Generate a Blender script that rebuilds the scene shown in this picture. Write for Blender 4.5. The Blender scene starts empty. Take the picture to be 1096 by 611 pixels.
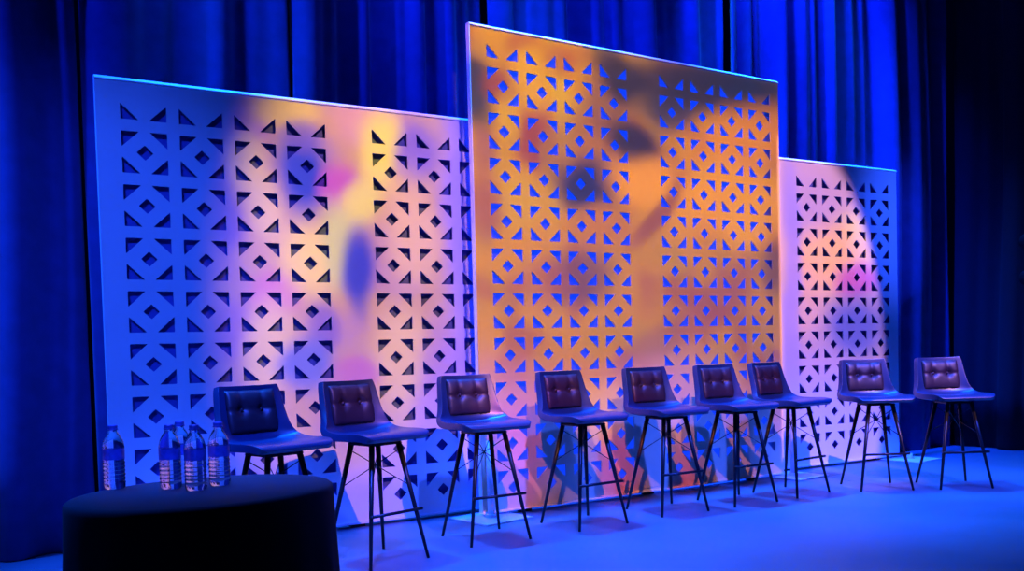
import bpy, bmesh, math, random
from mathutils import Vector, Matrix
random.seed(4)
S = bpy.context.scene
COL = S.collection

# ------------------------------------------------------------ camera
P = 0.30062                                   # pitch of one row of the cut-out pattern, metres
cam_d = bpy.data.cameras.new('camera'); cam = bpy.data.objects.new('camera', cam_d); COL.objects.link(cam)
cr = Vector((0.84634706, -0.5319395, -0.02714831)); cu = Vector((0.04222149, 0.01619263, 0.99897705)); cf = Vector((0.53095575, 0.84662753, -0.03616386))
cam.matrix_world = Matrix(((cr.x, cu.x, -cf.x, -3.0545), (cr.y, cu.y, -cf.y, -5.2774), (cr.z, cu.z, -cf.z, 1.11), (0, 0, 0, 1)))
cam_d.sensor_width = 36; cam_d.lens = 980.15 / 1096 * 36; cam_d.shift_y = 105.5 / 1096
cam_d.clip_end = 100
S.camera = cam

# ------------------------------------------------------------ look
S.view_settings.view_transform = 'Standard'; S.view_settings.look = 'None'
S.view_settings.exposure = 0; S.view_settings.gamma = 1; S.view_settings.use_curve_mapping = False
W = bpy.data.worlds.new('dark_hall'); S.world = W; W.use_nodes = True
W.node_tree.nodes['Background'].inputs[0].default_value = (0.0, 0.008, 0.2, 1)
W.node_tree.nodes['Background'].inputs[1].default_value = 0.02

BLUE = (0.018, 0.075, 1.0)

def spot(name, loc, target, power, cone, blend=0.6, color=BLUE, radius=0.12):
    d = bpy.data.lights.new(name, 'SPOT'); d.energy = power; d.color = color
    d.spot_size = math.radians(cone); d.spot_blend = blend; d.shadow_soft_size = radius
    o = bpy.data.objects.new(name, d); COL.objects.link(o); o.location = loc
    o.rotation_euler = (Vector(target) - Vector(loc)).to_track_quat('-Z', 'Y').to_euler()
    return o

OV = 2.2; CW = 18.0; FW = 5.5
# overhead blue pars hung just behind the panels: light floor, stool tops, top edges
for x, e in ((-3.3, 1700), (-1.3, 2600), (0.9, 3300), (3.0, 3300), (4.6, 1900)):
    spot('overhead_wash', (x - 0.5, 0.36 if x < 0.5 else 0.22, 6.3), (x + 0.2, -1.0, 0), e * OV, 42, 0.9, (0.004, 0.11, 1.0), 0.10)
# steep blue pars from the audience side, kept low on the stools
for x, e in ((-2.0, 1500), (-0.2, 1500), (1.6, 1500), (3.4, 1700)):
    spot('stool_wash', (x - 1.2, -4.4, 6.2), (x + 0.1, -1.0, 0.2), e * FW, 24, 0.9, (0.02, 0.065, 1.0), 0.10)
# grazing lights on the drapes
for x, e in ((-4.2, 110), (-2.0, 150), (-0.6, 230), (1.1, 230), (2.7, 420), (3.4, 240)):
    spot('curtain_wash', (x, 0.18, 7.0), (x + 0.8, 0.70, 4.7), e * CW, 44, 0.9, (0.003, 0.03, 1.0), 0.08)
# front blue wash
spot('front_wash', (-5.2, -7.5, 5.2), (-2.4, 0.2, 1.7), 2900, 19, 1.0, BLUE, 0.15)
spot('front_wash', (6.0, -7.5, 5.2), (4.85, 0.0, 2.3), 4800, 13, 1.0, BLUE, 0.15)
spot('side_wash', (-7.0, -0.2, 4.2), (-2.3, 0.25, 1.4), 700, 30, 0.7, (0.01, 0.12, 1.0), 0.15)

# ------------------------------------------------------------ gobo projectors (coloured pattern slides)
def lin(c):
    return tuple((v / 255 / 12.92) if v <= 10 else ((v / 255 + 0.055) / 1.055) ** 2.4 for v in c)
GP = 5500
def gobo(name, loc, target, power, cone, base, blobs, mask, mottle=(), warp=0.10):
    """spot projector with a printed glass slide, focused on the vertical plane through its target"""
    o = spot(name, loc, target, power, cone, 0.05, (1, 1, 1), 0.012)
    L = Vector(loc); qi = (Vector(target) - L).to_track_quat('-Z', 'Y').inverted()
    o.data.use_nodes = True; nt = o.data.node_tree; N = nt.nodes; K = nt.links; em = N['Emission']
    tc = N.new('ShaderNodeTexCoord')
    def math_(op, a, b=None):
        m = N.new('ShaderNodeMath'); m.operation = op
        for k, v in enumerate((a, b)):
            if v is None: continue
            if isinstance(v, (int, float)): m.inputs[k].default_value = v
            else: K.new(v, m.inputs[k])
        return m.outputs[0]
    def dot(e):
        m = N.new('ShaderNodeVectorMath'); m.operation = 'DOT_PRODUCT'; K.new(tc.outputs['Normal'], m.inputs[0]); m.inputs[1].default_value = qi @ Vector(e)
        return m.outputs['Value']
    D = target[1] - L.y; dy = dot((0, 1, 0))
    X = math_('ADD', math_('MULTIPLY', math_('DIVIDE', dot((1, 0, 0)), dy), D), L.x)
    Z = math_('ADD', math_('MULTIPLY', math_('DIVIDE', dot((0, 0, 1)), dy), D), L.z)
    cb = N.new('ShaderNodeCombineXYZ'); K.new(X, cb.inputs[0]); K.new(Z, cb.inputs[1])
    nz = N.new('ShaderNodeTexNoise'); nz.inputs['Scale'].default_value = 1.7; nz.inputs['Detail'].default_value = 1.0; K.new(cb.outputs[0], nz.inputs['Vector'])
    s1 = N.new('ShaderNodeVectorMath'); s1.operation = 'MULTIPLY_ADD'; s1.inputs[1].default_value = (2 * warp, 2 * warp, 0); s1.inputs[2].default_value = (-warp, -warp, 0); K.new(nz.outputs['Color'], s1.inputs[0])
    s3 = N.new('ShaderNodeVectorMath'); s3.operation = 'ADD'; K.new(cb.outputs[0], s3.inputs[0]); K.new(s1.outputs[0], s3.inputs[1])
    def patch(src, x, z, sx, sz, deg, lo, hi):
        mp = N.new('ShaderNodeMapping'); mp.vector_type = 'TEXTURE'; K.new(src, mp.inputs['Vector'])
        mp.inputs['Location'].default_value = (x, z, 0); mp.inputs['Rotation'].default_value = (0, 0, math.radians(deg)); mp.inputs['Scale'].default_value = (sx, sz, 1)
        ln = N.new('ShaderNodeVectorMath'); ln.operation = 'LENGTH'; K.new(mp.outputs[0], ln.inputs[0])
        mr = N.new('ShaderNodeMapRange'); mr.interpolation_type = 'SMOOTHERSTEP'; K.new(ln.outputs['Value'], mr.inputs['Value'])
        mr.inputs['From Min'].default_value = lo; mr.inputs['From Max'].default_value = hi; mr.inputs['To Min'].default_value = 1; mr.inputs['To Max'].default_value = 0
        return mr.outputs[0]
    def ramp(v, a, b):
        mr = N.new('ShaderNodeMapRange'); mr.interpolation_type = 'SMOOTHSTEP'; K.new(v, mr.inputs['Value']); mr.inputs['From Min'].default_value = a; mr.inputs['From Max'].default_value = b
        return mr.outputs[0]
    rgb = N.new('ShaderNodeRGB'); rgb.outputs[0].default_value = (*lin(base), 1); cur = rgb.outputs[0]
    for (sc, seed, colr, amt) in mottle:                    # fine cloudy variation of the printed slide
        n2 = N.new('ShaderNodeTexNoise'); n2.noise_dimensions = '4D'; n2.inputs['Scale'].default_value = sc; n2.inputs['Detail'].default_value = 1.0; n2.inputs['W'].default_value = seed; K.new(cb.outputs[0], n2.inputs['Vector'])
        mx = N.new('ShaderNodeMix'); mx.data_type = 'RGBA'
        K.new(math_('MULTIPLY', ramp(n2.outputs['Fac'], 0.50, 0.66), amt), mx.inputs[0]); K.new(cur, mx.inputs[6]); mx.inputs[7].default_value = (*lin(colr), 1)
        cur = mx.outputs[2]
    for (x, z, sx, sz, deg, colr, amt) in blobs:
        mx = N.new('ShaderNodeMix'); mx.data_type = 'RGBA'
        K.new(math_('MULTIPLY', patch(s3.outputs[0], x, z, sx, sz, deg, 0.35, 1.6), amt), mx.inputs[0]); K.new(cur, mx.inputs[6]); mx.inputs[7].default_value = (*lin(colr), 1)
        cur = mx.outputs[2]
    if mask[0] == 'ellipse':
        _, x, z, sx, sz, soft, xa, xb, zb = mask; f = patch(cb.outputs[0], x, z, sx, sz, 0, 1 - soft * 0.5, 1 + soft * 0.5)
        f = math_('MULTIPLY', f, math_('MULTIPLY', ramp(X, xa - 0.01, xa + 0.01), ramp(X, xb + 0.01, xb - 0.01)))
        f = math_('MULTIPLY', f, ramp(Z, zb + 0.02, zb))
    else:                                                   # framing shutters
        _, x0, x1, z0, z1, e = mask
        f = math_('MULTIPLY', math_('MULTIPLY', ramp(X, x0 - e, x0), ramp(X, x1 + e, x1)), math_('MULTIPLY', ramp(Z, z0 - e, z0), ramp(Z, z1 + e, z1)))
    mx = N.new('ShaderNodeMix'); mx.data_type = 'RGBA'; K.new(f, mx.inputs[0]); mx.inputs[6].default_value = (0, 0, 0, 1); K.new(cur, mx.inputs[7])
    K.new(mx.outputs[2], em.inputs['Color'])
    return o
#GOBO-BEGIN
# each slide: (x, z, size_x, size_z, degrees, colour, amount) of every soft patch, a few holding cast shade
gobo('left_projector', (-1.3, -8.0, 6.2), (-0.9, 0.25, 1.4), GP * 0.97, 34, (205, 136, 72), [
    (0.12, 1.86, 0.23, 1.29, 2, (135, 100, 225), 0.85),
    (-0.68, 0.04, 1.25, 0.31, -7, (150, 95, 190), 0.9),
    (-1.45, 2.54, 0.19, 0.14, 6, (160, 60, 190), 0.8),
    (-1.63, 2.26, 0.11, 0.19, 5, (150, 50, 190), 0.8),
    (-1.57, 1.94, 0.10, 0.17, 3, (120, 60, 190), 0.7),
    (-1.27, 1.52, 0.15, 0.15, 1, (205, 80, 165), 0.8),
    (-1.54, 1.30, 0.15, 0.22, -1, (160, 90, 180), 0.7),
    (-1.21, 2.62, 0.22, 0.11, 7, (245, 180, 50), 0.95),
    (-1.44, 2.29, 0.13, 0.20, 5, (250, 185, 45), 1),
    (-1.32, 2.02, 0.12, 0.17, 3, (235, 175, 95), 0.8),
    (-1.05, 1.73, 0.20, 0.26, 2, (250, 190, 40), 1),
    (-1.32, 1.17, 0.14, 0.34, -1, (235, 175, 85), 0.85),
    (-1.07, 2.27, 0.18, 0.25, 5, (40, 50, 165), 0.95),
    (-1.08, 2.48, 0.11, 0.09, 6, (120, 80, 160), 0.6),
    (-0.82, 2.18, 0.13, 0.17, 4, (195, 65, 160), 0.85),
    (-0.69, 2.62, 0.20, 0.16, 6, (225, 140, 130), 0.8),
    (-0.56, 2.44, 0.15, 0.25, 5, (250, 200, 40), 0.9),
    (-0.70, 2.08, 0.11, 0.20, -26, (240, 195, 50), 0.9),
    (-0.86, 1.81, 0.10, 0.27, 2, (210, 185, 80), 0.85),
    (-0.72, 1.66, 0.11, 0.26, 1, (50, 45, 155), 0.95),
    (-0.29, 2.42, 0.15, 0.21, 5, (120, 80, 190), 0.8),
    (-0.36, 1.91, 0.18, 0.37, 3, (235, 165, 115), 0.8),
    (-0.48, 1.03, 0.18, 0.37, -2, (240, 175, 110), 0.85),
    (-0.99, 1.28, 0.12, 0.15, -1, (130, 80, 160), 0.8),
    (-1.09, 1.05, 0.16, 0.18, -2, (90, 85, 190), 0.85),
    (-0.79, 0.98, 0.16, 0.12, -2, (195, 85, 160), 0.7),
    (-0.17, 0.84, 0.20, 0.38, -3, (170, 110, 200), 0.6),],
    ('ellipse', -0.52, 1.35, 1.02, 1.75, 0.55, -9.0, 0.03, 2.70),
    ((2.2, 3.0, (150, 85, 190), 0.35),))
MIDDLE = [
    (0.02, 2.84, 0.15, 0.29, 7, (40, 50, 80), 0.9),
    (0.15, 3.14, 0.22, 0.09, 9, (190, 130, 40), 0.5),
    (0.24, 2.90, 0.14, 0.12, 7, (140, 60, 65), 0.85),
    (0.49, 2.57, 0.19, 0.23, 6, (150, 60, 70), 0.9),
    (0.43, 3.17, 0.16, 0.06, 9, (150, 60, 50), 0.6),
    (0.08, 2.42, 0.10, 0.16, 5, (140, 70, 110), 0.6),
    (0.29, 2.69, 0.10, 0.19, 6, (205, 150, 25), 0.8),
    (0.47, 2.96, 0.17, 0.17, 8, (215, 155, 25), 0.7),
    (0.73, 2.80, 0.08, 0.46, 7, (210, 160, 15), 0.8),
    (0.36, 2.13, 0.19, 0.19, 4, (205, 150, 30), 0.8),
    (0.64, 2.31, 0.10, 0.32, 4, (205, 155, 20), 0.6),
    (0.73, 3.10, 0.13, 0.10, 8, (170, 80, 50), 0.6),
    (0.87, 2.49, 0.43, 0.30, 5, (140, 75, 80), 0.55),
    (0.93, 2.29, 0.27, 0.19, 4, (40, 45, 100), 0.95),
    (1.12, 2.88, 0.22, 0.24, -29, (120, 70, 80), 0.7),
    (1.33, 3.08, 0.36, 0.17, -33, (55, 50, 65), 0.9),
    (1.39, 2.64, 0.26, 0.15, -6, (50, 45, 70), 0.95),
    (1.50, 2.92, 0.17, 0.11, 7, (150, 105, 60), 0.7),
    (1.78, 2.91, 0.25, 0.18, 7, (50, 55, 95), 0.85),
    (2.18, 3.12, 1.01, 0.23, 1, (52, 46, 60), 0.95),
    (2.36, 3.18, 0.64, 0.15, 1, (52, 46, 60), 0.85),
    (2.73, 3.11, 0.44, 0.21, -0, (45, 50, 80), 0.7),
    (1.47, 2.37, 0.32, 0.18, 4, (250, 160, 0), 0.85),
    (2.51, 2.75, 0.55, 0.25, 16, (245, 145, 35), 0.7),
    (2.44, 2.24, 0.71, 0.33, 4, (255, 165, 0), 0.9),
    (2.54, 2.08, 0.22, 0.23, 3, (255, 170, 0), 0.6),
    (1.56, 2.12, 0.39, 0.09, 43, (150, 80, 70), 0.85),
    (1.02, 1.97, 0.26, 0.17, 3, (190, 110, 60), 0.6),
    (0.09, 2.05, 0.12, 0.21, 3, (150, 75, 90), 0.7),
    (0.85, 1.65, 0.30, 0.19, 1, (110, 70, 100), 0.8),
    (0.55, 1.59, 0.24, 0.19, 1, (175, 95, 80), 0.6),
    (2.16, 1.44, 0.56, 0.18, 36, (165, 85, 95), 0.7),
    (2.88, 1.71, 0.16, 0.20, 1, (120, 75, 70), 0.8),
    (1.53, 1.12, 0.36, 0.12, 23, (150, 85, 80), 0.5),
    (0.66, 0.81, 1.44, 0.26, -3, (210, 120, 90), 0.5),
    (0.25, 0.32, 0.47, 0.41, -5, (205, 80, 110), 0.85),
    (0.72, 0.14, 0.34, 0.27, -6, (140, 105, 70), 0.7),  # half-shadow of the stools put into the slide
    (1.03, 0.66, 0.30, 0.23, -3, (240, 165, 40), 0.9),
    (1.19, 0.23, 0.23, 0.30, -5, (235, 75, 90), 0.8),
    (1.83, 0.10, 0.24, 0.29, -5, (225, 85, 90), 0.8),
    (1.50, 0.20, 0.19, 0.35, -5, (130, 105, 80), 0.5),
    (2.23, 0.14, 0.27, 0.37, -5, (160, 110, 60), 0.7),  # stool half-shadow put into the slide here too
    (2.55, 0.34, 0.45, 0.38, -4, (215, 120, 60), 0.7),]
for lx in (-5.4, -3.0):
    gobo('middle_projector', (lx, -8.0, 6.3), (1.46, 0.0, 1.6), GP * 0.72, 38, (206, 136, 3), MIDDLE, ('rect', -0.02, 2.95, 0.03, 3.27, 0.03),
         ((2.3, 1.0, (150, 62, 70), 0.55), (3.0, 7.0, (185, 135, 10), 0.5)))
gobo('right_projector', (1.6, -8.0, 6.9), (3.7, 0.15, 1.4), GP * 1.15, 30, (205, 140, 165), [
    (3.39, 2.31, 0.50, 0.41, 3, (190, 130, 200), 0.7),
    (4.17, 2.00, 0.32, 0.22, -18, (255, 190, 60), 1),
    (3.69, 1.84, 0.57, 0.28, 2, (255, 165, 90), 0.9),
    (4.11, 1.65, 0.30, 0.14, 1, (200, 70, 160), 0.9),
    (3.40, 1.49, 0.25, 0.33, 0, (235, 150, 140), 0.6),
    (4.06, 1.23, 0.41, 0.29, -1, (60, 60, 180), 0.85),
    (3.48, 0.84, 0.38, 0.41, -2, (180, 120, 190), 0.6),
    (3.25, 1.33, 0.11, 1.38, -0, (150, 110, 235), 0.7),  # shadow of the middle panel's edge put into the slide
    (3.98, 0.39, 0.83, 0.43, -4, (160, 120, 225), 0.7),],
    ('ellipse', 3.32, 0.85, 1.12, 2.05, 0.15, 2.93, 9.0, 2.74))
#GOBO-END

# ------------------------------------------------------------ materials
def mat(name, color, rough=0.5, metal=0.0, bump=None, vary=None, **kw):
    m = bpy.data.materials.new(name); m.use_nodes = True
    N = m.node_tree.nodes; K = m.node_tree.links; b = N['Principled BSDF']
    b.inputs['Base Color'].default_value = (*color, 1); b.inputs['Roughness'].default_value = rough; b.inputs['Metallic'].default_value = metal
    for k, v in kw.items(): b.inputs[k.replace('_', ' ')].default_value = v
    tc = N.new('ShaderNodeTexCoord')
    if vary:
        sc, lo, hi = vary
        n = N.new('ShaderNodeTexNoise'); n.inputs['Scale'].default_value = sc; n.inputs['Detail'].default_value = 4
        K.new(tc.outputs['Object'], n.inputs['Vector'])
        r = N.new('ShaderNodeValToRGB'); r.color_ramp.elements[0].position = 0.3; r.color_ramp.elements[1].position = 0.7
        r.color_ramp.elements[0].color = tuple(c * lo for c in color) + (1,); r.color_ramp.elements[1].color = tuple(min(1, c * hi) for c in color) + (1,)
        K.new(n.outputs['Fac'], r.inputs[0]); K.new(r.outputs[0], b.inputs['Base Color'])
    if bump:
        sc, st, ds = bump
        n = N.new('ShaderNodeTexNoise'); n.inputs['Scale'].default_value = sc; n.inputs['Detail'].default_value = 3
        K.new(tc.outputs['Object'], n.inputs['Vector'])
        bp = N.new('ShaderNodeBump'); bp.inputs['Strength'].default_value = st; bp.inputs['Distance'].default_value = ds
        K.new(n.outputs['Fac'], bp.inputs['Height']); K.new(bp.outputs[0], b.inputs['Normal'])
    return m
M = {}
M['floor'] = mat('stage_floor', (0.085, 0.12, 0.145), 0.5, vary=(1.6, 0.82, 1.12), bump=(60, 0.15, 0.002))
M['panel'] = mat('white_painted_board', (0.80, 0.80, 0.80), 0.6, vary=(3, 0.97, 1.02))
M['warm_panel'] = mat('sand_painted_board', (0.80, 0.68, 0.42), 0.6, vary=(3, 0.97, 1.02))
M['backing'] = mat('blue_backing_cloth', (0.10, 0.14, 0.55), 0.9, vary=(40, 0.9, 1.05))  # cloth behind the holes has a blue base colour
M['curtain'] = mat('velour', (0.035, 0.045, 0.20), 0.95, vary=(9, 0.85, 1.1), Sheen_Weight=0.25, Sheen_Roughness=0.5)  # blue of the stage light put into the drape colour
M['unlit_drape'] = mat('unlit_velour', (0.004, 0.004, 0.012), 0.95, vary=(9, 0.85, 1.1), Sheen_Weight=0.0)  # darker copy of the drape, lack of light put into its colour
M['leather'] = mat('dark_leather', (0.006, 0.02, 0.06), 0.38, Coat_Weight=0.35, Coat_Roughness=0.3, bump=(160, 0.12, 0.002), vary=(6, 0.85, 1.15))
M['pad'] = mat('brown_leather_pad', (0.026, 0.011, 0.017), 0.48, bump=(160, 0.12, 0.002), vary=(6, 0.85, 1.15))
M['metal'] = mat('black_metal', (0.012, 0.012, 0.014), 0.4, 0.3, vary=(20, 0.9, 1.1))
M['plate'] = mat('pale_steel', (0.62, 0.63, 0.65), 0.45, 0.2, vary=(8, 0.92, 1.05))
M['cloth'] = mat('black_tablecloth', (0.018, 0.016, 0.024), 0.95, bump=(240, 0.2, 0.002), vary=(5, 0.85, 1.15))
M['cap'] = mat('bottle_cap', (0.05, 0.07, 0.25), 0.4, vary=(20, 0.95, 1.05))
M['label'] = mat('bottle_label', (0.05, 0.09, 0.4), 0.35, vary=(40, 0.7, 1.3), Alpha=0.8)
M['pet'] = mat('clear_bottle', (0.95, 0.97, 1.0), 0.03, Transmission_Weight=1.0, IOR=1.33)
lens = mat('lens', (0.05, 0.1, 0.4), 0.2); lens.node_tree.nodes['Principled BSDF'].inputs['Emission Color'].default_value = (0.08, 0.15, 1, 1)
lens.node_tree.nodes['Principled BSDF'].inputs['Emission Strength'].default_value = 0.9; M['lens'] = lens
# translucent backing of the middle panel
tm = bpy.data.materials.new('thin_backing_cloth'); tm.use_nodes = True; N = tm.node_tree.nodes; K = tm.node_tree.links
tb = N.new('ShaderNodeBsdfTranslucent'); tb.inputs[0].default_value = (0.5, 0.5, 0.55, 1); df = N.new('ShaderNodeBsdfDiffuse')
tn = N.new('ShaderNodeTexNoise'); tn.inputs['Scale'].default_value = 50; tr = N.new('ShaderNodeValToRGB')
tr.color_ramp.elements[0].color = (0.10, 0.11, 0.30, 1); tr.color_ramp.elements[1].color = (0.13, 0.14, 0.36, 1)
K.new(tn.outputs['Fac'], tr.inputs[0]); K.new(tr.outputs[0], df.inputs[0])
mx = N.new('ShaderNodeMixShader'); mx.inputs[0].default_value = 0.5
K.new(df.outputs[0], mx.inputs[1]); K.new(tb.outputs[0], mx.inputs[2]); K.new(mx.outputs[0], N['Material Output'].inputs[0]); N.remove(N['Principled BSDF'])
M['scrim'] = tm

# ------------------------------------------------------------ helpers
def tag(o, label=None, cat=None, group=None, kind=None):
    if label: o['label'] = label
    if cat: o['category'] = cat
    if group: o['group'] = group
    if kind: o['kind'] = kind
    return o
def empty(name, loc, rz=0):
    o = bpy.data.objects.new(name, None); COL.objects.link(o); o.location = loc; o.rotation_euler = (0, 0, rz); o.empty_display_size = 0.1
    return o
def obj(name, bm, m, parent=None, smooth=False):
    me = bpy.data.meshes.new(name); bmesh.ops.recalc_face_normals(bm, faces=bm.faces[:]); bm.to_mesh(me); bm.free()
    if m: me.materials.append(m)
    if smooth:
        for p in me.polygons: p.use_smooth = True
    o = bpy.data.objects.new(name, me); COL.objects.link(o); o.parent = parent
    return o
def add_box(bm, x0, x1, y0, y1, z0, z1, bev=0.0):
    r = bmesh.ops.create_cube(bm, size=1); vs = r['verts']
    for v in vs: v.co = Vector(((x0 + x1) / 2 + v.co.x * (x1 - x0), (y0 + y1) / 2 + v.co.y * (y1 - y0), (z0 + z1) / 2 + v.co.z * (z1 - z0)))
    if bev:
        es = list({e for v in vs for e in v.link_edges}); bmesh.ops.bevel(bm, geom=es, offset=bev, segments=2, affect='EDGES')
    return bm
def add_rod(bm, a, b, ra, rb=None, n=12):
    rb = ra if rb is None else rb
    a, b = Vector(a), Vector(b); d = (b - a); q = d.to_track_quat('Z', 'Y')
    rings = []
    for p, r in ((a, ra), (b, rb)):
        rings.append([bm.verts.new(p + q @ Vector((r * math.cos(t * 2 * math.pi / n), r * math.sin(t * 2 * math.pi / n), 0))) for t in range(n)])
    for i in range(n):
        bm.faces.new((rings[0][i], rings[0][(i + 1) % n], rings[1][(i + 1) % n], rings[1][i]))
    bm.faces.new(rings[0][::-1]); bm.faces.new(rings[1])
    return bm
def add_lathe(bm, prof, n=32, wob=None):
    rings = []
    for (r, z) in prof:
        rings.append([bm.verts.new((r * math.cos(2 * math.pi * i / n) * (1 + (wob(i, z) if wob else 0)), r * math.sin(2 * math.pi * i / n) * (1 + (wob(i, z) if wob else 0)), z)) for i in range(n)])
    for a, b in zip(rings, rings[1:]):
        for i in range(n): bm.faces.new((a[i], a[(i + 1) % n], b[(i + 1) % n], b[i]))
    bm.faces.new(rings[0][::-1]); bm.faces.new(rings[-1])
    return bm
def copy_tree(o, parent=None):
    c = o.copy(); COL.objects.link(c); c.parent = parent
    for ch in list(o.children): copy_tree(ch, c)
    return c

# ------------------------------------------------------------ stage floor
bm = bmesh.new(); add_box(bm, -10, 7.5, -12, 1.6, -0.3, 0)
tag(obj('floor', bm, M['floor']), kind='structure')

# ------------------------------------------------------------ curtains
def curtain(label, pts, seed, amp=0.088, waves=4.2, z1=7.6, m='curtain'):
    """hanging drape along pts [(x, y), (x, y)]; folds deepen and shift towards the hem"""
    rnd = random.Random(seed)
    a, b = Vector(pts[0]), Vector(pts[1]); L = (b - a).length; d = (b - a) / L; nrm = Vector((d.y, -d.x))
    nx = int(L * 60); nz = 14
    ph = [rnd.uniform(0, 6.28) for _ in range(5)]; fr = [waves * 0.5, waves * rnd.uniform(1.2, 1.4), waves * 2.1, waves * 3.4, waves * 0.25]
    am = [0.45, 0.5, 0.32, 0.14, 0.3]
    bm = bmesh.new(); grid = []
    for k in range(nz + 1):
        z = 0.006 + (z1 - 0.006) * k / nz; row = []
        for i in range(nx + 1):
            s = L * i / nx; dr = 0.10 * math.sin(z * 0.5 + ph[0]) + 0.03 * math.sin(z * 1.3 + s)
            w = sum(A * math.sin(2 * math.pi * f * 0.5 * (s + dr * 0.6) + p) for A, f, p in zip(am, fr, ph))
            w = math.tanh(w * 1.25) * amp * (1.0 + 0.15 * math.sin(s * 2.1 + z * 0.4))
            p = a + d * s + nrm * w
            row.append(bm.verts.new((p.x, p.y, z)))
        grid.append(row)
    for r0, r1 in zip(grid, grid[1:]):
        for i in range(nx): bm.faces.new((r0[i], r0[i + 1], r1[i + 1], r1[i]))
    o = obj('stage_curtain', bm, M[m], smooth=True)
    sm = o.modifiers.new('cloth', 'SOLIDIFY'); sm.thickness = 0.006
    tag(o, label, 'curtain', 'dark drapes hung around the stage')
    return o
def cy(x): return 0.640 - (x + 2.8) * 0.028
xs = [-6.2, -4.6, -2.28, -1.02, 0.45, 2.80, 4.25, 5.86]
lab = ['',
       'blue-lit velour curtain at the far left, left of the lower left panel',
       'blue-lit velour curtain rising over the left half of the lower left panel',
       'blue-lit velour curtain over the right half of the lower left panel',
       'blue-lit velour curtain seen above the middle of the tall orange panel',
       'bright blue-lit velour curtain above the joint of the tall panel and the right panel',
       'blue-lit velour curtain just right of the right perforated panel, behind the last stool']
for i in range(1, 7):
    curtain(lab[i], ((xs[i] + 0.012, cy(xs[i])), (xs[i + 1] - 0.012, cy(xs[i + 1]))), 11 + i, waves=[3.6, 3.8, 3.2, 4.6, 3.4, 4.4, 3.3][i])
curtain('unlit side curtain turning towards the audience at the right edge', ((5.90, 0.34), (5.80, -4.6)), 40, amp=0.06, waves=3.6, m='unlit_drape')

# ------------------------------------------------------------ perforated panels
SX = 1.05 * P; MOT = 0.785
def rounded(pts, r):
    out = []; n = len(pts)
    for i in range(n):
        p, a, b = Vector(pts[i]), Vector(pts[i - 1]), Vector(pts[(i + 1) % n])
        da, db = (a - p).normalized(), (b - p).normalized()
        out += [tuple(p + da * r), tuple(p + (da + db) * r * 0.22), tuple(p + db * r)]
    return out
def sheet(name, w, h, holes, y0, y1, parent, pm):
    cu_ = bpy.data.curves.new('c', 'CURVE'); cu_.dimensions = '2D'; cu_.fill_mode = 'BOTH'; cu_.extrude = (y1 - y0) / 2
    for pts in [[(0, 0), (w, 0), (w, h), (0, h)]] + holes:
        s = cu_.splines.new('POLY'); s.points.add(len(pts) - 1); s.use_cyclic_u = True
        for q, p in zip(s.points, pts): q.co = (p[0], p[1], 0, 1)
    t = bpy.data.objects.new('t', cu_); COL.objects.link(t)
    dg = bpy.context.evaluated_depsgraph_get(); dg.update()
    me = bpy.data.meshes.new_from_object(t.evaluated_get(dg)); bpy.data.objects.remove(t); bpy.data.curves.remove(cu_)
    me.transform(Matrix.Translation((0, (y0 + y1) / 2, 0)) @ Matrix.Rotation(math.pi / 2, 4, 'X'))
    me.name = name; me.materials.clear(); me.materials.append(pm)
    o = bpy.data.objects.new(name, me); COL.objects.link(o); o.parent = parent
    return o
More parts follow.
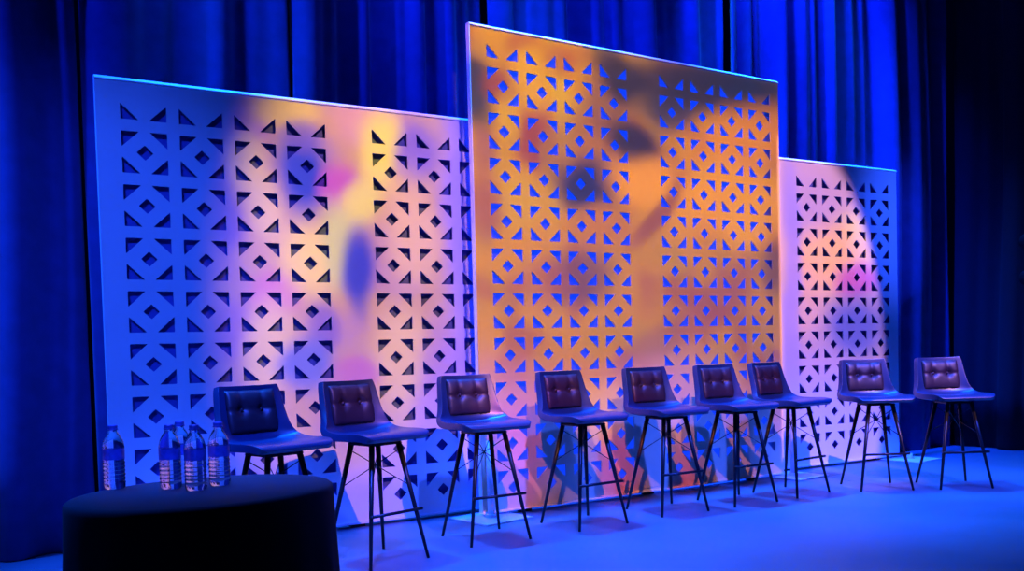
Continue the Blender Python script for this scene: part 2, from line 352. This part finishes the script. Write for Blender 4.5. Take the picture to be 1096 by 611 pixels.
def perf_panel(loc, rz, w, h, g0, nrow, starts, label, scrim, pm):
    root = empty('perforated_panel', (*loc, 0), rz)
    tag(root, label, 'panel', 'perforated stage set panels')
    zb = 0.035; holes = []
    tx, tz, dx, dz = 0.305 * SX, 0.30 * P, 0.145 * SX, 0.145 * P
    for st in starts:
        for k in range(4):
            x0 = st + k * SX; x1 = x0 + MOT * SX; xc = (x0 + x1) / 2
            for j in range(-1, nrow):
                zt = h - g0 - j * P; zl = zt - MOT * P; zc = (zt + zl) / 2
                if j >= 0:
                    holes.append(rounded([(x0, zt), (x0 + tx, zt), (x0, zt - tz)], 0.006))
                    holes.append(rounded([(x1, zt), (x1, zt - tz), (x1 - tx, zt)], 0.006))
                    holes.append(rounded([(xc - dx, zc), (xc, zc + dz), (xc + dx, zc), (xc, zc - dz)], 0.005))
                if j < nrow - 1:
                    holes.append(rounded([(x0, zl), (x0, zl + tz), (x0 + tx, zl)], 0.006))
                    holes.append(rounded([(x1, zl), (x1 - tx, zl), (x1, zl + tz)], 0.006))
    f = sheet('perforated_sheet', w, h - zb, [[(x, z - zb) for x, z in hh] for hh in holes], 0.0, 0.010, root, pm); f.location = (0, 0, zb)
    bm = bmesh.new()
    add_box(bm, 0, 0.018, 0.0102, 0.05, zb, h); add_box(bm, w - 0.018, w, 0.0102, 0.05, zb, h)
    add_box(bm, 0.018, w - 0.018, 0.0102, 0.05, h - 0.018, h)
    obj('frame', bm, M['panel'], root)
    bm = bmesh.new(); pr = [(-0.010, h - 0.010), (-0.010, h - 0.004), (0.010, h + 0.014), (0.05, h + 0.014), (0.05, h + 0.0004), (-0.0004, h + 0.0004), (-0.0004, h - 0.010)]
    ra = [bm.verts.new((0, y, z)) for y, z in pr]; rb = [bm.verts.new((w, y, z)) for y, z in pr]
    for i in range(7): bm.faces.new((ra[i], ra[(i + 1) % 7], rb[(i + 1) % 7], rb[i]))
    bm.faces.new(ra); bm.faces.new(rb[::-1]); obj('top_trim', bm, M['panel'], root)
    bm = bmesh.new(); add_box(bm, 0.0, w, -0.012, 0.05, zb - 0.012, zb - 0.0003); obj('bottom_rail', bm, M['panel'], root)
    bm = bmesh.new(); add_box(bm, 0.02, w - 0.02, 0.052, 0.055, zb, h - 0.02); obj('backing', bm, scrim, root)
    for fx in (0.12, 0.5, 0.88):
        bm = bmesh.new(); add_box(bm, w * fx - 0.05, w * fx + 0.05, 0.018, 0.05, 0.0, zb - 0.0125); obj('foot_block', bm, M['metal'], root)
    return root
WP = 9.73 * P
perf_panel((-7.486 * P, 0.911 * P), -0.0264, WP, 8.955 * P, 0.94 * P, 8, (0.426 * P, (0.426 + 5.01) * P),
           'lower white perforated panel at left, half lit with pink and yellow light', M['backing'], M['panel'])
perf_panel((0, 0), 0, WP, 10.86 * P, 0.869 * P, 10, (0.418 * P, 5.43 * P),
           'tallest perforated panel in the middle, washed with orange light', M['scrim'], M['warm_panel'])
aR = -0.045
xr, yr = 15.426 * P, 0.364 * P
st4 = WP - (1.208 + 3 * 1.05) * P
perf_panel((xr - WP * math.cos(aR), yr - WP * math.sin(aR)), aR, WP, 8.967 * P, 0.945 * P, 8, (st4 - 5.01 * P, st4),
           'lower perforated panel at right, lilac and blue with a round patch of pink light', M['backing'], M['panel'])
# panel-sized blue light added behind the middle panel, shining through its thin cloth
ld = bpy.data.lights.new('backlight', 'AREA'); ld.shape = 'RECTANGLE'; ld.size = 2.7; ld.size_y = 3.05; ld.energy = 330; ld.color = (0.004, 0.055, 1.0)
lo = bpy.data.objects.new('backlight', ld); COL.objects.link(lo); lo.location = (WP / 2, 0.088, 1.65); lo.rotation_euler = (-math.pi / 2, 0, 0)

# base stands
def base_stand(x, y, rz, label, hh=0.52):
    r = empty('base_stand', (x, y, 0), rz); tag(r, label, 'stand', 'steel base plates with short uprights holding the panels')
    bm = bmesh.new(); add_box(bm, -0.2, 0.2, -0.2, 0.2, 0.0005, 0.009, 0.002); obj('base_plate', bm, M['plate'], r)
    bm = bmesh.new(); add_rod(bm, (0, 0, 0.009), (0, 0, hh), 0.024, n=20); obj('upright', bm, M['plate'], r, True)
    bm = bmesh.new(); add_rod(bm, (0, 0, 0.0095), (0, 0, 0.03), 0.04, n=20); obj('collar', bm, M['plate'], r)
base_stand(0.03, -0.055, 0.15, 'square steel base plate and upright where left and middle panels meet')
base_stand(2.97, -0.06, 0.1, 'square steel base plate and upright where middle and right panels meet')
base_stand(4.58, -0.04, 0.1, 'square steel base plate with a low socket at the outer end of the right panel', 0.06)

# ------------------------------------------------------------ bar stools
def make_stool():
    root = empty('bar_stool', (0, 0, 0))
    prof = [(-0.235, 0.672), (-0.225, 0.690), (-0.19, 0.700), (-0.12, 0.699), (-0.04, 0.690), (0.04, 0.680), (0.10, 0.676), (0.145, 0.684), (0.176, 0.714),
            (0.190, 0.765), (0.200, 0.82), (0.211, 0.88), (0.222, 0.94), (0.227, 0.970)]
    half = [0.185, 0.205, 0.218, 0.226, 0.230, 0.232, 0.230, 0.222, 0.208, 0.194, 0.186, 0.180, 0.175, 0.165]
    wing = [0, 0, .002, .006, .012, .022, .034, .045, .05, .045, .035, .028, .022, .018]
    nu = 12
    bm = bmesh.new(); rows = []
    for (y, z), h, w in zip(prof, half, wing):
        i = prof.index((y, z)); a = prof[max(0, i - 1)]; b = prof[min(len(prof) - 1, i + 1)]
        t = Vector((b[0] - a[0], b[1] - a[1])).normalized(); n = Vector((-t.y, t.x))     # towards the sitter
        row = []
        for k in range(nu + 1):
            u = -1 + 2 * k / nu
            c = abs(u) ** 2.4 * w
            row.append(bm.verts.new((u * h, y + n.x * c, z + n.y * c)))
        rows.append(row)
    for r0, r1 in zip(rows, rows[1:]):
        for k in range(nu): bm.faces.new((r0[k], r0[k + 1], r1[k + 1], r1[k]))
    sh = obj('seat', bm, M['leather'], root, True)
    so = sh.modifiers.new('thick', 'SOLIDIFY'); so.thickness = 0.040; so.offset = SOFF
    bv = sh.modifiers.new('edge', 'BEVEL'); bv.width = 0.012; bv.segments = 2; bv.limit_method = 'ANGLE'; bv.angle_limit = math.radians(50)
    ss = sh.modifiers.new('smooth', 'SUBSURF'); ss.levels = 1; ss.render_levels = 2
    # tufted inner pad of the backrest
    bm = bmesh.new(); rows = []; nu, nv = 28, 24
    z0, z1 = 0.728, 0.948
    for j in range(nv + 1):
        v = j / nv; z = z0 + (z1 - z0) * v
        yb = 0.180 + (z - 0.742) * 0.19
        row = []
        for k in range(nu + 1):
            u = -1 + 2 * k / nu; h = 0.146 - 0.008 * v - 0.03 * max(0, 0.25 - v)
            edge = (1 - abs(u) ** 5) * (1 - abs(2 * v - 1) ** 5)
            bul = 0.034 * max(0, edge) ** 0.5
            for bx in (-0.42, 0.42):
                d2 = ((u - bx) * 0.135) ** 2 + ((v - 0.55) * 0.21) ** 2
                bul -= 0.024 * math.exp(-d2 / 0.0006)
            bul -= 0.006 * math.exp(-((v - 0.55) / 0.045) ** 2)
            bul -= 0.006 * math.exp(-((abs(u) - 0.42) / 0.10) ** 2) * (1 if v > 0.55 else 0.4)
            row.append(bm.verts.new((u * h, yb + 0.008 - bul - 0.022 * abs(u) ** 2.4, z)))
        rows.append(row)
    for r0, r1 in zip(rows, rows[1:]):
        for k in range(nu): bm.faces.new((r0[k], r0[k + 1], r1[k + 1], r1[k]))
    pad = obj('backrest', bm, M['pad'], root, True)
    so = pad.modifiers.new('thick', 'SOLIDIFY'); so.thickness = 0.012; so.offset = SOFF
    for bx in (-0.42, 0.42):
        bm = bmesh.new(); bmesh.ops.create_uvsphere(bm, u_segments=12, v_segments=8, radius=0.009, matrix=Matrix.Translation((bx * 0.132, 0.185, 0.849)) @ Matrix.Diagonal((1, .5, 1, 1)))
        obj('button', bm, M['pad'], pad, True)
    # black under frame and legs
    bm = bmesh.new(); add_box(bm, -0.105, 0.105, -0.115, 0.095, 0.628, 0.640, 0.004); obj('under_frame', bm, M['metal'], root)
    T, B = 0.088, 0.195
    def at(sx, sy, z):
        f = 1 - z / 0.64; return Vector((sx * (T + (B - T) * f), sy * (T + (B - T) * f) + (-0.01 * (1 - f)), z))
    for sx in (-1, 1):
        for sy in (-1, 1):
            bm = bmesh.new(); add_rod(bm, at(sx, sy, 0.0), at(sx, sy, 0.64), 0.0085, 0.0155); obj('leg', bm, M['metal'], root, True)
    bm = bmesh.new(); a = at(-1, -1, 0.27); b = at(1, -1, 0.27); add_rod(bm, a + Vector((-0.012, -0.014, 0)), b + Vector((0.035, -0.014, 0)), 0.0085); obj('footrest', bm, M['metal'], root, True)
    for sx in (-1, 1):
        for sy in (-1, 1):
            bm = bmesh.new(); add_rod(bm, at(sx, sy, 0.60), at(-sx, -sy, 0.40), 0.0028, n=6); obj('brace', bm, M['metal'], root)
    return root
SOFF = 1
stools = [(-1.655, -0.79, 14, 'button-tufted leather bar stool nearest the round table, legs hidden behind it'),
          (-1.073, -0.696, 14, 'leather bar stool second from the left, just right of the black round table'),
          (-0.32, -0.578, -3, 'leather bar stool standing before the joint of left and middle panels'),
          (0.40, -0.589, 2.8, 'leather bar stool before the left half of the orange panel, fourth from the left'),
          (1.11, -0.579, -3.3, 'leather bar stool before the solid centre band of the orange panel'),
          (1.727, -0.624, -3.7, 'leather bar stool before the right half of the orange panel, sixth from the left'),
          (2.292, -0.622, 4.9, 'leather bar stool before the joint of the orange panel and the right panel'),
          (2.956, -0.866, -30.6, 'leather bar stool before the right end of the lilac panel, second from the right'),
          (3.442, -1.187, -30.9, 'leather bar stool at the far right end of the row against the dark curtain')]
proto = make_stool()
for i, (x, y, a, lb) in enumerate(stools):
    o = proto if i == 0 else copy_tree(proto)
    o.location = (x, y, 0); o.rotation_euler = (0, 0, math.radians(a)); tag(o, lb, 'bar stool', 'tufted leather bar stools in a row on stage')

# ------------------------------------------------------------ round table with floor length cloth
TC = (-2.358, -2.338); TZ = 0.70
root = empty('round_table', (*TC, 0)); tag(root, 'round table at lower left holding the water bottles, hidden under black cloth', 'table')
bm = bmesh.new(); add_lathe(bm, [(0.33, TZ - 0.03), (0.335, TZ - 0.026), (0.335, TZ - 0.008), (0.33, TZ - 0.005)], 48); obj('tabletop', bm, M['metal'], root)
bm = bmesh.new(); add_lathe(bm, [(0.03, 0.02), (0.03, TZ - 0.031)], 20); obj('pedestal', bm, M['metal'], root)
bm = bmesh.new(); add_lathe(bm, [(0.25, 0.0), (0.25, 0.012), (0.05, 0.02)], 32); obj('base', bm, M['metal'], root)
bm = bmesh.new(); n = 144; rings = []
th0 = math.radians(188.5)
def cpt(f, ang, z, fold):
    k = 1 + fold * (0.020 * math.sin(11 * ang + 1) + 0.014 * math.sin(19 * ang + 2) + 0.010 * math.sin(5 * ang))
    a, b = 0.408 * f * k, 0.346 * f * k
    x, y = a * math.cos(ang), b * math.sin(ang)
    return (TC[0] + x * math.cos(th0) - y * math.sin(th0), TC[1] + x * math.sin(th0) + y * math.cos(th0), z)
spec = [(0.2, TZ, 0), (0.6, TZ, 0), (0.93, TZ, 0), (0.975, TZ - 0.0015, 0), (0.995, TZ - 0.008, 0), (1.0, TZ - 0.02, 0.05)]
for k in range(1, 13):
    q = k / 12; spec.append((1.0 + 0.085 * q, (TZ - 0.02) * (1 - q) + 0.004, 0.05 + 1.0 * q))
for f, z, fo in spec: rings.append([bm.verts.new(cpt(f, 2 * math.pi * i / n, z, fo)) for i in range(n)])
c = bm.verts.new((TC[0], TC[1], TZ))
for i in range(n): bm.faces.new((c, rings[0][i], rings[0][(i + 1) % n]))
for a, b in zip(rings, rings[1:]):
    for i in range(n): bm.faces.new((a[i], b[i], b[(i + 1) % n], a[(i + 1) % n]))
o = obj('tablecloth', bm, M['cloth'], None, True); tag(o, 'black floor-length tablecloth draped over the round table', 'tablecloth')

# ------------------------------------------------------------ water bottles
def make_bottle():
    r = empty('water_bottle', (0, 0, 0))
    prof = [(0.020, 0.004), (0.027, 0.0), (0.031, 0.004), (0.033, 0.012)]
    z = 0.016
    for k in range(6):
        prof += [(0.0330, z), (0.0338, z + 0.004), (0.0330, z + 0.008), (0.0312, z + 0.0105)]; z += 0.0125
    prof += [(0.0325, 0.093), (0.0325, 0.128), (0.0335, 0.133), (0.0325, 0.142), (0.028, 0.158), (0.020, 0.173), (0.0135, 0.183), (0.0125, 0.192), (0.0125, 0.197)]
    bm = bmesh.new(); add_lathe(bm, prof, 32, lambda i, zz: (0.05 * math.cos(5 * 2 * math.pi * i / 32) if zz < 0.006 else 0)); b = obj('bottle_body', bm, M['pet'], r, True)
    bm = bmesh.new(); n = 32; R = 0.0334
    ra = [bm.verts.new((R * math.cos(2 * math.pi * i / n), R * math.sin(2 * math.pi * i / n), 0.095)) for i in range(n)]
    rb = [bm.verts.new((R * math.cos(2 * math.pi * i / n), R * math.sin(2 * math.pi * i / n), 0.130)) for i in range(n)]
    for i in range(n): bm.faces.new((ra[i], ra[(i + 1) % n], rb[(i + 1) % n], rb[i]))
    obj('label', bm, M['label'], r, True)
    bm = bmesh.new(); add_lathe(bm, [(0.0155, 0.189), (0.016, 0.191), (0.016, 0.193), (0.0145, 0.1935), (0.0148, 0.203), (0.0135, 0.205)], 24, lambda i, zz: 0.02 * (i % 2)); obj('cap', bm, M['cap'], r)
    return r
bp = make_bottle()
BOT = [(-2.583, -2.094, 'clear plastic water bottle standing alone on the left of the black table'),
       (-2.437, -2.227, 'clear water bottle at the left front of the bottle cluster'),
       (-2.378, -2.108, 'clear water bottle standing behind the others in the cluster, mostly hidden'),
       (-2.380, -2.318, 'clear water bottle at the centre front of the bottle cluster'),
       (-2.292, -2.262, 'clear water bottle at the right of the cluster, before the leftmost stool')]
for i, (x, y, lb) in enumerate(BOT):
    o = bp if i == 0 else copy_tree(bp)
    o.location = (x, y, TZ + 0.0008); o.rotation_euler = (0, 0, i * 1.3); tag(o, lb, 'bottle', 'water bottles on the round table')

# ------------------------------------------------------------ lighting boom at the right edge
bs = empty('light_boom_stand', (5.62, -0.78, 0)); tag(bs, 'black boom stand holding small stage lights at the right photo edge', 'stand')
bm = bmesh.new(); add_rod(bm, (0, 0, 0.02), (0, 0, 2.6), 0.024); obj('pole', bm, M['metal'], bs, True)
bm = bmesh.new(); add_lathe(bm, [(0.22, 0.0), (0.22, 0.015), (0.05, 0.022)], 32); obj('base', bm, M['metal'], bs)
def led(z, lb):
    r = empty('stage_light', (5.42, -0.68, z), math.radians(210 - 180)); tag(r, lb, 'stage light', 'small stage lights on the boom stand')
    bm = bmesh.new(); add_rod(bm, (0, 0.0, 0), (-0.14, -0.06, 0), 0.075, 0.085, 20); obj('housing', bm, M['metal'], r)
    bm = bmesh.new(); add_box(bm, -0.01, 0.05, -0.03, 0.0, -0.02, 0.02); obj('clamp', bm, M['metal'], r)
    ax = Vector((-0.14, -0.06, 0)).normalized(); e1 = Vector((-ax.y, ax.x, 0)); c0 = Vector((-0.14, -0.06, 0))
    for k in range(7):
        off = Vector((0, 0, 0)) if k == 6 else (e1 * math.cos(k * 1.047) + Vector((0, 0, 1)) * math.sin(k * 1.047)) * 0.052
        bm = bmesh.new(); add_rod(bm, c0 + off - ax * 0.002, c0 + off + ax * 0.006, 0.014, n=10); obj('lens', bm, M['lens'], r)
led(1.98, 'upper small stage light with blue lenses at the right edge')
led(1.65, 'lower small stage light with blue lenses at the right edge')
